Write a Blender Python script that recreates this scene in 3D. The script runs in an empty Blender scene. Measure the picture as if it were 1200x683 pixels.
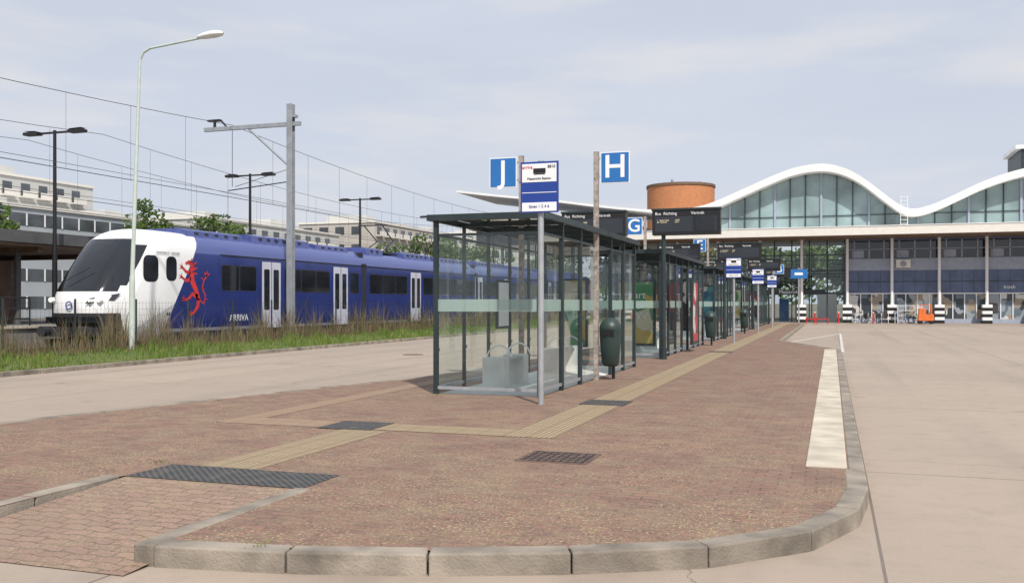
import bpy, math, random
from mathutils import Vector
random.seed(7)
S=bpy.context.scene
COL=S.collection
R=math.radians

# ---------------------------------------------------------------- materials
def mat(name,col,rough=.6,metal=0,var=.15,scale=3,bump=0,bscale=40,emit=None,spec=.5):
    m=bpy.data.materials.new(name); m.use_nodes=True
    nt=m.node_tree; N=nt.nodes; L=nt.links; p=N['Principled BSDF']
    p.inputs['Roughness'].default_value=rough; p.inputs['Metallic'].default_value=metal
    p.inputs['Specular IOR Level'].default_value=spec
    tc=N.new('ShaderNodeTexCoord')
    n=N.new('ShaderNodeTexNoise'); n.inputs['Scale'].default_value=scale; n.inputs['Detail'].default_value=6
    L.new(tc.outputs['Object'],n.inputs['Vector'])
    r=N.new('ShaderNodeMapRange'); r.inputs[1].default_value=.3; r.inputs[2].default_value=.7
    r.inputs[3].default_value=1-var; r.inputs[4].default_value=1+var
    L.new(n.outputs['Fac'],r.inputs[0])
    v=N.new('ShaderNodeVectorMath'); v.operation='SCALE'; v.inputs[0].default_value=col
    L.new(r.outputs[0],v.inputs['Scale']); L.new(v.outputs[0],p.inputs['Base Color'])
    if bump:
        n2=N.new('ShaderNodeTexNoise'); n2.inputs['Scale'].default_value=bscale; n2.inputs['Detail'].default_value=4
        L.new(tc.outputs['Object'],n2.inputs['Vector'])
        b=N.new('ShaderNodeBump'); b.inputs['Strength'].default_value=bump; b.inputs['Distance'].default_value=.01
        L.new(n2.outputs['Fac'],b.inputs['Height']); L.new(b.outputs[0],p.inputs['Normal'])
    if emit:
        p.inputs['Emission Color'].default_value=(*col,1); p.inputs['Emission Strength'].default_value=emit
    return m

class G:
    """tiny node graph helper"""
    def __init__(s,m): s.nt=m.node_tree; s.N=s.nt.nodes; s.L=s.nt.links; s.tc=s.N.new('ShaderNodeTexCoord')
    def n(s,t,**k):
        x=s.N.new(t)
        for a,b in k.items(): setattr(x,a,b)
        return x
    def noise(s,vec,scale,detail=5,rough=.5):
        x=s.n('ShaderNodeTexNoise'); x.inputs['Scale'].default_value=scale; x.inputs['Detail'].default_value=detail
        x.inputs['Roughness'].default_value=rough
        if vec is not None: s.L.new(vec,x.inputs['Vector'])
        return x.outputs['Fac']
    def rng(s,v,a,b,c=0,d=1):
        x=s.n('ShaderNodeMapRange'); 
        for i,q in enumerate((a,b,c,d)): x.inputs[i+1].default_value=q
        s.L.new(v,x.inputs[0]); return x.outputs[0]
    def math(s,op,a,b=0,c=None):
        x=s.n('ShaderNodeMath',operation=op)
        for i,q in enumerate((a,b,c)):
            if q is None: continue
            if isinstance(q,(int,float)): x.inputs[i].default_value=q
            else: s.L.new(q,x.inputs[i])
        return x.outputs[0]
    def mix(s,f,a,b,bt='MIX'):
        x=s.n('ShaderNodeMix',data_type='RGBA',blend_type=bt)
        for i,q in ((0,f),(6,a),(7,b)):
            if isinstance(q,(int,float)): x.inputs[i].default_value=q
            elif isinstance(q,tuple): x.inputs[i].default_value=(*q,1) if len(q)==3 else q
            else: s.L.new(q,x.inputs[i])
        return x.outputs[2]
    def bump(s,h,st=.5,dist=.01):
        b=s.n('ShaderNodeBump'); b.inputs['Strength'].default_value=st; b.inputs['Distance'].default_value=dist
        s.L.new(h,b.inputs['Height']); return b.outputs[0]

def newm(name,rough=.8):
    m=bpy.data.materials.new(name); m.use_nodes=True
    p=m.node_tree.nodes['Principled BSDF']; p.inputs['Roughness'].default_value=rough
    return m,G(m),p

def paver_mat(name,c1,c2,mortar,debris=1.0,bw=.21,bh=.105):
    m,g,p=newm(name,.85)
    ob=g.tc.outputs['Object']
    dn=g.n('ShaderNodeTexNoise'); dn.inputs['Scale'].default_value=5; g.L.new(ob,dn.inputs['Vector'])
    vm=g.n('ShaderNodeVectorMath',operation='MULTIPLY_ADD'); g.L.new(dn.outputs['Color'],vm.inputs[0])
    vm.inputs[1].default_value=(.03,.03,0); g.L.new(ob,vm.inputs[2])
    sx=g.n('ShaderNodeSeparateXYZ'); g.L.new(vm.outputs[0],sx.inputs[0])
    wy=g.math('MULTIPLY',g.math('SINE',g.math('MULTIPLY',sx.outputs[0],2*math.pi/bw*1.0)),.011)
    wx=g.math('MULTIPLY',g.math('SINE',g.math('MULTIPLY',sx.outputs[1],2*math.pi/bh*.5)),.008)
    cx=g.n('ShaderNodeCombineXYZ'); g.L.new(g.math('ADD',sx.outputs[0],wx),cx.inputs[0]); g.L.new(g.math('ADD',sx.outputs[1],wy),cx.inputs[1])
    b=g.n('ShaderNodeTexBrick'); g.L.new(cx.outputs[0],b.inputs['Vector'])
    b.inputs['Scale'].default_value=1; b.inputs['Brick Width'].default_value=bw; b.inputs['Row Height'].default_value=bh
    b.inputs['Mortar Size'].default_value=.007; b.inputs['Mortar Smooth'].default_value=.3
    b.inputs['Color1'].default_value=(*c1,1); b.inputs['Color2'].default_value=(*c2,1); b.inputs['Mortar'].default_value=(*mortar,1)
    big=g.noise(ob,.45,6,.6)
    c=g.mix(g.rng(big,.35,.7,0,.55),b.outputs['Color'],(c1[0]*.66,c1[1]*.74,c1[2]*.76))
    mid=g.noise(ob,3.0,8,.7)
    c=g.mix(g.rng(mid,.42,.75,0,.6),c,(.30,.24,.155))
    s2=g.n('ShaderNodeSeparateXYZ'); g.L.new(ob,s2.inputs[0])
    near=g.rng(s2.outputs[1],7,22,1,.35)
    pat=g.noise(ob,1.0,6,.65)
    patr=g.math('MULTIPLY',g.rng(pat,.34,.58,0,debris),near)
    jn=g.noise(ob,14,5,.7)
    f0=g.math('MULTIPLY',g.math('MULTIPLY',b.outputs['Fac'],g.rng(jn,.40,.58,0,.95)),patr)
    c=g.mix(f0,c,(.36,.31,.14))
    sp=g.noise(ob,38,3,.65)
    f=g.math('MULTIPLY',g.rng(sp,.575,.625,0,.9),patr)
    c=g.mix(f,c,(.50,.41,.25))
    sp2=g.noise(ob,60,2,.6)
    c=g.mix(g.rng(sp2,.62,.68,0,.75),c,(.09,.06,.042))
    g.L.new(c,p.inputs['Base Color'])
    h=g.math('SUBTRACT',g.math('MULTIPLY',g.noise(ob,60,3),.3),b.outputs['Fac'])
    g.L.new(g.bump(h,.9,.009),p.inputs['Normal'])
    return m
M_PAVE=paver_mat('red_pavers',(.27,.145,.108),(.185,.108,.085),(.085,.062,.046))
M_RAMP=paver_mat('ramp_pavers',(.33,.21,.16),(.26,.165,.13),(.11,.08,.062),debris=.5)

def concrete_road():
    m,g,p=newm('concrete_slabs',.85); ob=g.tc.outputs['Object']
    s=g.n('ShaderNodeSeparateXYZ'); g.L.new(ob,s.inputs[0])
    c=g.n('ShaderNodeCombineXYZ'); g.L.new(g.math('ADD',s.outputs[1],2.3),c.inputs[0]); g.L.new(g.math('ADD',s.outputs[0],-.30),c.inputs[1])
    b=g.n('ShaderNodeTexBrick',offset=0.0); g.L.new(c.outputs[0],b.inputs['Vector']); b.inputs['Scale'].default_value=1
    b.inputs['Brick Width'].default_value=6; b.inputs['Row Height'].default_value=4.4; b.inputs['Mortar Size'].default_value=.013
    b.inputs['Mortar Smooth'].default_value=.4
    b.inputs['Color1'].default_value=(.40,.325,.26,1); b.inputs['Color2'].default_value=(.35,.285,.23,1); b.inputs['Mortar'].default_value=(.12,.10,.085,1)
    n1=g.noise(ob,.25,8,.65); n2=g.noise(ob,2.5,8,.7); n3=g.noise(ob,70,3,.6)
    c=g.mix(g.rng(n1,.35,.65,0,.5),b.outputs['Color'],(.30,.245,.198))
    c=g.mix(g.rng(n2,.5,.75,0,.4),c,(.22,.185,.155))
    c=g.mix(g.rng(n3,.6,.7,0,.55),c,(.15,.13,.115))
    c=g.mix(g.rng(n3,.36,.3,0,.4),c,(.52,.46,.39))
    m2=g.n('ShaderNodeMapping'); m2.inputs['Scale'].default_value=(.9,.03,1); g.L.new(ob,m2.inputs[0])
    lane=g.noise(m2.outputs[0],1,4)
    c=g.mix(g.rng(lane,.5,.7,0,.4),c,(.21,.175,.15))
    n5=g.noise(ob,.9,3,.5); c=g.mix(g.rng(n5,.68,.76,0,.5),c,(.12,.105,.09))
    vo=g.n('ShaderNodeTexVoronoi',feature='DISTANCE_TO_EDGE'); vo.inputs['Scale'].default_value=.16
    dv=g.n('ShaderNodeTexNoise'); dv.inputs['Scale'].default_value=1.5; dv.inputs['Detail'].default_value=6; g.L.new(ob,dv.inputs['Vector'])
    va=g.n('ShaderNodeVectorMath',operation='ADD'); g.L.new(ob,va.inputs[0]); g.L.new(dv.outputs['Color'],va.inputs[1]); g.L.new(va.outputs[0],vo.inputs['Vector'])
    c=g.mix(g.rng(vo.outputs[0],0,.0022,.6,0),c,(.08,.07,.06))
    g.L.new(c,p.inputs['Base Color'])
    g.L.new(g.bump(g.math('SUBTRACT',g.math('MULTIPLY',n3,.4),b.outputs['Fac']),.5,.006),p.inputs['Normal'])
    return m
M_ROAD=concrete_road()

def ribbed(name,c,c2,scale,axis=0):
    m,g,p=newm(name,.8); ob=g.tc.outputs['Object']
    s=g.n('ShaderNodeSeparateXYZ'); g.L.new(ob,s.inputs[0])
    w=g.math('SINE',g.math('MULTIPLY',s.outputs[axis],scale)); 
    t=g.math('SINE',g.math('MULTIPLY',s.outputs[1-axis],2*math.pi/.3)); 
    t2=g.math('SINE',g.math('MULTIPLY',s.outputs[axis],2*math.pi/.3)); 
    n=g.noise(ob,4,7,.7)
    col=g.mix(g.rng(w,-.2,.5,0,1),c2,c); col=g.mix(g.rng(t,.96,1,0,.7),col,tuple(x*.7 for x in c2)); col=g.mix(g.rng(t2,.96,1,0,.6),col,tuple(x*.7 for x in c2))
    col=g.mix(g.rng(n,.4,.75,0,.65),col,tuple(x*.6 for x in c))
    sp=g.noise(ob,40,2); col=g.mix(g.rng(sp,.58,.64,0,.6),col,(.28,.2,.13))
    g.L.new(col,p.inputs['Base Color']); g.L.new(g.bump(w,.6,.005),p.inputs['Normal'])
    return m
M_TACT=ribbed('yellow_guide_tiles',(.42,.325,.20),(.23,.17,.105),2*math.pi/.06)
M_TACTX=ribbed('yellow_guide_tiles_cross',(.42,.325,.20),(.23,.17,.105),2*math.pi/.06,1)
M_OLD=ribbed('worn_guide_tiles',(.36,.25,.165),(.28,.19,.13),2*math.pi/.06)
def knob():
    m,g,p=newm('black_warning_tiles',.7); ob=g.tc.outputs['Object']
    s=g.n('ShaderNodeSeparateXYZ'); g.L.new(ob,s.inputs[0])
    w=g.math('MULTIPLY',g.math('SINE',g.math('MULTIPLY',s.outputs[0],2*math.pi/.075)),g.math('SINE',g.math('MULTIPLY',s.outputs[1],2*math.pi/.075)))
    n=g.noise(ob,6,6,.7)
    col=g.mix(g.rng(w,-.1,.6,0,1),(.03,.03,.03),(.11,.108,.106)); col=g.mix(g.rng(n,.5,.75,0,.5),col,(.2,.165,.13))
    g.L.new(col,p.inputs['Base Color']); g.L.new(g.bump(w,.8,.006),p.inputs['Normal']); return m
M_KNOB=knob()
M_KERB=mat('grey_kerb',(.25,.215,.175),.9,var=.45,scale=2.8,bump=.7,bscale=55)
M_KERB2=mat('pale_bus_kerb',(.50,.445,.355),.85,var=.25,scale=2.5,bump=.4,bscale=60)
M_DARK=mat('anthracite_frame',(.022,.034,.038),.42,var=.2)
M_BLACK=mat('black_plastic',(.012,.012,.013),.4)
M_STEEL=mat('galvanised_steel',(.42,.44,.46),.45,.5,var=.12,scale=6)
M_GREY=mat('grey_mast_paint',(.30,.32,.345),.5,.2,var=.15,scale=4)
M_LAMP=mat('grey_green_pole_paint',(.50,.56,.51),.5,var=.1,scale=4)
M_WHITE=mat('white_paint',(.80,.80,.79),.5,var=.06,scale=.7)
M_SIGNW=mat('sign_white',(.80,.81,.82),.4,var=.03)
M_SIGNB=mat('sign_blue',(.02,.15,.43),.4,var=.05)
M_SIGNB2=mat('sign_dark_blue',(.015,.05,.28),.4,var=.05)
M_RED=mat('red_paint',(.55,.03,.03),.5)
M_ORANGE=mat('orange_paint',(.7,.16,.03),.5)
M_GREENBIN=mat('dark_green_bin',(.025,.045,.042),.45,var=.2)
M_WOOD=mat('weathered_post',(.30,.26,.23),.8,var=.45,scale=14)
M_BENCH=mat('bench_concrete',(.68,.68,.65),.7,var=.1)
M_BROWN=mat('soffit_wood',(.16,.10,.065),.7,var=.2)
M_GLOW=mat('led_text',(.8,.7,.45),.5,emit=.35)
M_GRILLE=mat('brown_drain',(.13,.08,.062),.7,var=.4,scale=12)

def glass(name,tint,dmin=.01,dmax=.06):
    m=bpy.data.materials.new(name); m.use_nodes=True; g=G(m); N=g.N; N.remove(N['Principled BSDF'])
    out=N['Material Output']
    t=g.n('ShaderNodeBsdfTransparent'); t.inputs[0].default_value=(*tint,1)
    gl=g.n('ShaderNodeBsdfGlossy'); gl.inputs['Roughness'].default_value=.02; gl.inputs[0].default_value=(.9,.95,.95,1)
    df=g.n('ShaderNodeBsdfDiffuse'); df.inputs[0].default_value=(.6,.68,.64,1)
    fr=g.n('ShaderNodeFresnel'); fr.inputs[0].default_value=1.5
    mx=g.n('ShaderNodeMixShader'); g.L.new(g.math('MULTIPLY',fr.outputs[0],1.3),mx.inputs[0]); g.L.new(t.outputs[0],mx.inputs[1]); g.L.new(gl.outputs[0],mx.inputs[2])
    mx2=g.n('ShaderNodeMixShader'); dn=g.noise(g.tc.outputs['Object'],2.5,6,.7); g.L.new(g.rng(dn,.4,.8,dmin,dmax),mx2.inputs[0])
    g.L.new(mx.outputs[0],mx2.inputs[1]); g.L.new(df.outputs[0],mx2.inputs[2]); g.L.new(mx2.outputs[0],out.inputs[0])
    return m
M_GLASS=glass('shelter_glass',(.94,.985,.965),.01,.06)
M_HALL=glass('hall_glass',(.93,.97,.96),.01,.03)
def frost():
    m=bpy.data.materials.new('frosted_band'); m.use_nodes=True; g=G(m); N=g.N; N.remove(N['Principled BSDF'])
    t=g.n('ShaderNodeBsdfTransparent'); t.inputs[0].default_value=(.75,.9,.86,1)
    d=g.n('ShaderNodeBsdfDiffuse'); d.inputs[0].default_value=(.43,.56,.51,1)
    mx=g.n('ShaderNodeMixShader'); mx.inputs[0].default_value=.6; g.L.new(t.outputs[0],mx.inputs[1]); g.L.new(d.outputs[0],mx.inputs[2])
    g.L.new(mx.outputs[0],N['Material Output'].inputs[0]); return m
M_FROST=frost()
def darkglass(name,c,rough=.06,var=.5,scale=.6):
    return mat(name,c,rough,0,var=var,scale=scale,spec=.8)
M_WIN=darkglass('dark_window',(.014,.017,.022))
M_WINT=darkglass('train_window',(.01,.012,.016),.08)
M_WINB=darkglass('building_window',(.07,.08,.09),.12,.4,.4)
M_ARCH=darkglass('arch_glass',(.24,.33,.34),.08,.4,.35)  # base colour raised to paint in the reflected sky
def shopmat():
    m,g,p=newm('shop_glass',.12); ob=g.tc.outputs['Object']
    mp=g.n('ShaderNodeMapping'); mp.inputs['Scale'].default_value=(1.6,.01,1.1); g.L.new(ob,mp.inputs[0])
    v=g.n('ShaderNodeTexVoronoi',distance='CHEBYCHEV'); v.inputs['Scale'].default_value=1.1; g.L.new(mp.outputs[0],v.inputs['Vector'])
    s=g.n('ShaderNodeSeparateColor'); g.L.new(v.outputs['Color'],s.inputs[0])
    cr=g.n('ShaderNodeValToRGB'); cr.color_ramp.interpolation='CONSTANT'; e=cr.color_ramp.elements
    e[0].color=(.04,.055,.065,1); e[1].position=.82; e[1].color=(.6,.59,.56,1)
    for q,c in ((.22,(.13,.17,.21,1)),(.4,(.06,.065,.07,1)),(.55,(.28,.32,.36,1)),(.70,(.33,.27,.20,1))):
        z=e.new(q); z.color=c
    g.L.new(s.outputs[0],cr.inputs[0]); g.L.new(cr.outputs[0],p.inputs['Base Color']); return m
M_SHOP=shopmat()
M_NAVY=mat('navy_panel',(.095,.13,.23),.35,var=.2,scale=1.2)
M_SLATE=mat('slate_panel',(.33,.37,.46),.5,var=.1)
M_ORBR=mat('orange_brick',(.52,.21,.09),.8,var=.12,scale=3)

# ---------------------------------------------------------------- mesh builder
class B:
    def __init__(s,name): s.name=name; s.v=[]; s.f=[]; s.mi=[]; s.sm=[]; s.mats=[]
    def k(s,m):
        if m not in s.mats: s.mats.append(m)
        return s.mats.index(m)
    def face(s,pts,m,sm=False):
        b=len(s.v); s.v+= [tuple(p) for p in pts]; s.f.append(tuple(range(b,b+len(pts)))); s.mi.append(s.k(m)); s.sm.append(sm)
    def box(s,x0,x1,y0,y1,z0,z1,m):
        if x0>x1:x0,x1=x1,x0
        if y0>y1:y0,y1=y1,y0
        if z0>z1:z0,z1=z1,z0
        b=len(s.v); s.v+=[(x0,y0,z0),(x1,y0,z0),(x1,y1,z0),(x0,y1,z0),(x0,y0,z1),(x1,y0,z1),(x1,y1,z1),(x0,y1,z1)]
        for q in ((0,3,2,1),(4,5,6,7),(0,1,5,4),(1,2,6,5),(2,3,7,6),(3,0,4,7)):
            s.f.append(tuple(b+i for i in q)); s.mi.append(s.k(m)); s.sm.append(False)
    def cyl(s,p0,p1,r0,r1,m,n=12,caps=True):
        p0=Vector(p0);p1=Vector(p1); d=(p1-p0).normalized()
        a=Vector((0,0,1)) if abs(d.z)<.9 else Vector((1,0,0)); u=d.cross(a).normalized(); w=d.cross(u)
        b=len(s.v)
        for p,r in ((p0,r0),(p1,r1)):
            for i in range(n):
                t=2*math.pi*i/n; s.v.append(tuple(p+u*math.cos(t)*r+w*math.sin(t)*r))
        for i in range(n):
            j=(i+1)%n; s.f.append((b+i,b+n+i,b+n+j,b+j)); s.mi.append(s.k(m)); s.sm.append(True)
        if caps:
            s.face([s.v[b+i] for i in range(n)],m); s.face([s.v[b+n+i] for i in reversed(range(n))],m)
    def tube(s,pts,r,m,n=8):
        for a,b in zip(pts,pts[1:]): s.cyl(a,b,r,r,m,n)
    def grid(s,rows,m,sm=True,matf=None,close=False):
        b=len(s.v); nc=len(rows[0])
        for r in rows: s.v+=[tuple(p) for p in r]
        for i in range(len(rows)-1):
            for j in range(nc if close else nc-1):
                j2=(j+1)%nc
                s.f.append((b+i*nc+j,b+i*nc+j2,b+(i+1)*nc+j2,b+(i+1)*nc+j)); s.mi.append(s.k(matf(i,j) if matf else m)); s.sm.append(sm)
    def lathe(s,c,prof,m,n=16):
        s.grid([[(c[0]+r*math.cos(2*math.pi*i/n),c[1]+r*math.sin(2*math.pi*i/n),c[2]+z) for i in range(n)] for r,z in prof],m,True,close=True)
    def torus(s,c,Rr,r,m,axis='x',n=18,k=6):
        rows=[]
        for i in range(n+1):
            t=2*math.pi*i/n; row=[]
            for j in range(k):
                q=2*math.pi*j/k; rr=Rr+r*math.cos(q); h=r*math.sin(q)
                row.append((c[0]+h,c[1]+rr*math.cos(t),c[2]+rr*math.sin(t)) if axis=='x' else (c[0]+rr*math.cos(t),c[1]+h,c[2]+rr*math.sin(t)))
            rows.append(row)
        s.grid(rows,m,True,close=True)
    def build(s,loc=(0,0,0),parent=None,bevel=0,rotz=0):
        me=bpy.data.meshes.new(s.name); me.from_pydata(s.v,[],s.f); me.update()
        for m in s.mats: me.materials.append(m)
        me.polygons.foreach_set('material_index',s.mi); me.polygons.foreach_set('use_smooth',s.sm)
        o=bpy.data.objects.new(s.name,me); COL.objects.link(o); o.location=loc; o.rotation_euler=(0,0,rotz)
        if parent: o.parent=parent
        if bevel:
            md=o.modifiers.new('bevel','BEVEL'); md.width=bevel; md.segments=2; md.limit_method='ANGLE'
        return o
def empty(name,loc=(0,0,0)):
    o=bpy.data.objects.new(name,None); COL.objects.link(o); o.location=loc; o.empty_display_size=.3; return o
def text(name,body,size,loc,m,parent=None,rot=(R(90),0,0),bold=.0,align='CENTER'):
    c=bpy.data.curves.new(name,'FONT'); c.body=body; c.size=size; c.align_x=align; c.align_y='CENTER'; c.extrude=.002; c.offset=bold
    o=bpy.data.objects.new(name,c); COL.objects.link(o); o.location=loc; o.rotation_euler=rot; c.materials.append(m)
    if parent: o.parent=parent
    return o

# ---------------------------------------------------------------- ground
b=B('ground'); M_GROUND=mat('ground_soil',(.16,.14,.11),.95,var=.3,scale=.3)
b.face([(-1500,-1500,-.06),(1500,-1500,-.06),(1500,1800,-.06),(-1500,1800,-.06)],M_GROUND); b.build()
b=B('concrete_road'); b.face([(-17.3,-30,0),(60,-30,0),(60,83,0),(-17.3,83,0)],M_ROAD); b.build()

# island
main=[(-3.97,4.77),(-3.5,4.82),(-2.62,5.02),(-1.82,5.3),(-1.08,5.62),(-.52,5.98),(-.1,6.5),(.17,7.15),(.28,7.9),(.28,32),(-1.9,39),(-1.9,73),(-7.6,73),(-7.6,19.5),(-7.85,17.8),(-9.2,12.4),(-9.9,9.1),(-9.9,7),(-9,5.5),(-7.5,4.85),(-5.83,4.77)]
ZI=.13
b=B('bus_island_pavement')
def offs(pl,d,closed=False):
    out=[]
    n=len(pl)
    for i,p in enumerate(pl):
        a=pl[i-1] if (i>0 or closed) else None; c=pl[(i+1)%n] if (i<n-1 or closed) else None
        vs=[]
        if a: vs.append((Vector(p)-Vector(a)).normalized())
        if c: vs.append((Vector(c)-Vector(p)).normalized())
        t=sum(vs,Vector((0,0))).normalized(); nrm=Vector((-t.y,t.x))
        k=1/max(.5,nrm.dot(Vector((-vs[0].y,vs[0].x))))
        out.append(tuple(Vector(p)+nrm*d*k))
    return out
ins=offs(main,.1)
top=ins+[(-5.83,6.65),(-3.97,6.65)]
b.face([(x,y,ZI) for x,y in top],M_PAVE)
b.build()
b=B('ramp_pavement')
b.face([(-5.8,4.55,.006),(-4.0,4.55,.006),(-4.0,6.65,ZI),(-5.8,6.65,ZI)],M_RAMP); b.build()

def resample(pl,step):
    out=[Vector(pl[0])]
    L=0
    for a,c in zip(pl,pl[1:]): L+=(Vector(c)-Vector(a)).length
    n=max(1,round(L/step)); st=L/n; need=st; 
    for a,c in zip(pl,pl[1:]):
        a=Vector(a);c=Vector(c); l=(c-a).length; pos=0
        while need<=l-pos+1e-6:
            pos+=need; out.append(a+(c-a)*(pos/l)); need=st
        need-= (l-pos)
    if (out[-1]-Vector(pl[-1])).length>.05: out.append(Vector(pl[-1]))
    return out
def kerb(bb,pl,step,w,z0,z1,m,gap=.007,jit=.004):
    pts=resample(pl,step); inn=offs([tuple(p) for p in pts],w)
    for i in range(len(pts)-1):
        a,c=pts[i],pts[i+1]; ai,ci=Vector(inn[i]),Vector(inn[i+1]); t=(c-a).normalized()*gap*random.uniform(.4,1.3)
        dz=random.uniform(-jit,jit)
        o=[a+t,c-t,ci-t,ai+t]
        k=len(bb.v)
        bb.v+=[(p.x,p.y,z0) for p in o]+[(p.x,p.y,z1+dz) for p in o]
        for q in ((0,3,2,1),(4,5,6,7),(0,1,5,4),(1,2,6,5),(2,3,7,6),(3,0,4,7)):
            bb.f.append(tuple(k+i2 for i2 in q)); bb.mi.append(bb.k(m)); bb.sm.append(False)
b=B('island_kerb')
kerb(b,main[:9]+[(.28,9.0)],.86,.17,-.05,ZI+.006,M_KERB)
kerb(b,[(.28,9.0),(.28,32)],1.0,.14,-.05,ZI+.006,M_KERB)
kerb(b,main[9:],1.0,.15,-.05,ZI+.006,M_KERB)
kerb(b,[(-3.97,6.65),(-3.97,4.77)],1.0,-.15,-.05,ZI+.0045,M_KERB)
kerb(b,[(-5.83,4.77),(-5.83,6.6)],.9,.15,-.05,ZI+.0045,M_KERB)
b.build(bevel=.012)
b=B('bus_kerb_strip'); kerb(b,[(.13,9.02),(.13,31.9)],.9,.36,-.05,ZI+.012,M_KERB2); b.build(bevel=.01)
b=B('road_kerb'); 
for i in range(120):
    b.box(-17.42,-17.28,-10+i*1.0+.01,-10+(i+1)*1.0-.01,-.05,.11,M_KERB)
b.build(bevel=.012)
b=B('tactile_paving'); z=ZI+.004
def sh(x0,x1,y0,y1,m,zz=z): b.face([(x0,y0,zz),(x1,y0,zz),(x1,y1,zz),(x0,y1,zz)],m)
sh(-5.5,-4.9,7.25,9.9,M_TACT); sh(-5.15,-3.5,9.98,10.55,M_TACTX); sh(-7.0,-5.85,9.98,10.55,M_OLD)
sh(-3.5,-2.92,9.98,13.45,M_TACT); sh(-3.5,-2.92,14.15,29,M_TACT); sh(-3.5,-2.92,29.6,72,M_TACT)
sh(-7.35,-7.0,9.98,72,M_OLD)
sh(-5.8,-4.05,6.62,7.25,M_KNOB); sh(-5.85,-5.15,9.9,10.6,M_KNOB,z+.004)
sh(-3.55,-2.87,13.45,14.15,M_KNOB,z+.004); sh(-3.55,-2.87,29,29.6,M_KNOB,z+.004)
b.build()
b=B('drain_cover'); b.box(-2.86,-2.16,8.45,9.1,.1,ZI+.006,M_GRILLE)
for i in range(9): b.box(-2.80+i*.072,-2.785+i*.072,8.5,9.05,ZI+.006,ZI+.009,M_BLACK)
for i in range(6): b.box(-2.82,-2.2,8.52+i*.1,8.532+i*.1,ZI+.006,ZI+.0085,M_BLACK)
b.build()
b=B('road_markings'); M_LINE=mat('worn_white_line',(.56,.53,.48),.8,var=.4,scale=9)
def ln(p,q,w=.12,zz=.004):
    p=Vector(p);q=Vector(q);t=(q-p).normalized();n=Vector((-t.y,t.x))*w/2
    b.face([(*(p-n),zz),(*(q-n),zz),(*(q+n),zz),(*(p+n),zz)],M_LINE)
ln((-1.8,39.6),(.42,52.8),.14); ln((.42,52.4),(.34,33),.1); ln((-10.3,9.3),(-8.2,18.2),.09); ln((-8.2,18.2),(-7.95,70),.1)
b.build()
b=B('manhole_cover'); b.cyl((7.5,24,-.01),(7.5,24,.008),.33,.33,M_GRILLE,28); b.cyl((-12.5,27,-.01),(-12.5,27,.008),.33,.33,M_GRILLE,28); b.build()

# verge + track bed
b=B('grass_verge'); 
m,g,p=newm('verge_ground',.95); ob=g.tc.outputs['Object']; n=g.noise(ob,1.3,7,.7)
g.L.new(g.mix(g.rng(n,.35,.65),(.07,.12,.02),(.15,.15,.055)),p.inputs['Base Color'])
def vz(x):
    t=min(1,max(0,(-17.42-x)/1.6)); return .09+.18*t
prof=[-17.42,-17.8,-18.4,-19.0,-20.0,-20.9]
b.grid([[(x,y,vz(x)+random.uniform(-.02,.02)*(x<-17.5)) for x in prof] for y in [ -15+i*1.0 for i in range(126)]],m); b.build()
b=B('railway_track'); M_BAL=mat('ballast',(.13,.11,.095),.95,var=.5,scale=9,bump=1,bscale=14); M_RAIL=mat('rail_steel',(.14,.09,.07),.5,.6)
b.grid([[(-20.85,y,.26),(-21.6,y,-.0),(-25.0,y,-.0)] for y in (-30,150)],M_BAL,False)
for x in (-23.97,-22.53): b.box(x-.035,x+.035,-30,150,.02,.2,M_RAIL)
M_SLP=mat('sleeper',(.22,.2,.18),.9)
for i in range(150): b.box(-24.5,-22.0,-20+i*.8,-19.75+i*.8,-.02,.05,M_SLP)
b.build()

def blades(name,n,xr,yr,hr,m,wd,ydist=1.6,lean=.35,zf=vz):
    b=B(name)
    for _ in range(n):
        y=yr[0]+(yr[1]-yr[0])*random.random()**ydist; x=random.uniform(*xr)
        cl=.4+1.2*abs(math.sin(y*1.7+x*2.3)*math.sin(y*.43+1))
        h=random.uniform(*hr)*cl; a=random.uniform(0,6.28); w=wd*random.uniform(.6,1.4)*(1+max(0,y-25)/40)
        dx,dy=math.cos(a)*w,math.sin(a)*w; l=random.gauss(0,lean)*h; q=random.uniform(0,6.28); lx,ly=math.cos(q)*l,math.sin(q)*l
        z0=zf(x)-.02
        b.face([(x-dx,y-dy,z0),(x+dx,y+dy,z0),(x+dx*.7+lx*.4,y+dy*.7+ly*.4,z0+h*.6),(x-dx*.7+lx*.4,y-dy*.7+ly*.4,z0+h*.6)],m)
        b.face([(x-dx*.7+lx*.4,y-dy*.7+ly*.4,z0+h*.6),(x+dx*.7+lx*.4,y+dy*.7+ly*.4,z0+h*.6),(x+lx,y+ly,z0+h)],m)
    return b.build()
def leafm(name,cols,rough=.8,trans=.3):
    m,g,p=newm(name,rough); geo=g.n('ShaderNodeNewGeometry'); cr=g.n('ShaderNodeValToRGB'); e=cr.color_ramp.elements
    e[0].color=(*cols[0],1); e[1].color=(*cols[-1],1)
    for i,c in enumerate(cols[1:-1]): 
        q=e.new((i+1)/(len(cols)-1)); q.color=(*c,1)
    g.L.new(geo.outputs['Random Per Island'],cr.inputs[0]); g.L.new(cr.outputs[0],p.inputs['Base Color'])
    tr=g.n('ShaderNodeBsdfTranslucent'); g.L.new(cr.outputs[0],tr.inputs[0]); mx=g.n('ShaderNodeMixShader'); mx.inputs[0].default_value=trans
    g.L.new(p.outputs[0],mx.inputs[1]); g.L.new(tr.outputs[0],mx.inputs[2]); g.L.new(mx.outputs[0],g.N['Material Output'].inputs[0]); return m
M_GR=leafm('grass_blades',[(.10,.18,.02),(.15,.24,.035),(.25,.27,.08),(.06,.12,.02)])
M_DRY=leafm('dry_weeds',[(.19,.13,.075),(.30,.23,.14),(.10,.07,.045),(.12,.15,.05),(.18,.10,.07)])
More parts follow.
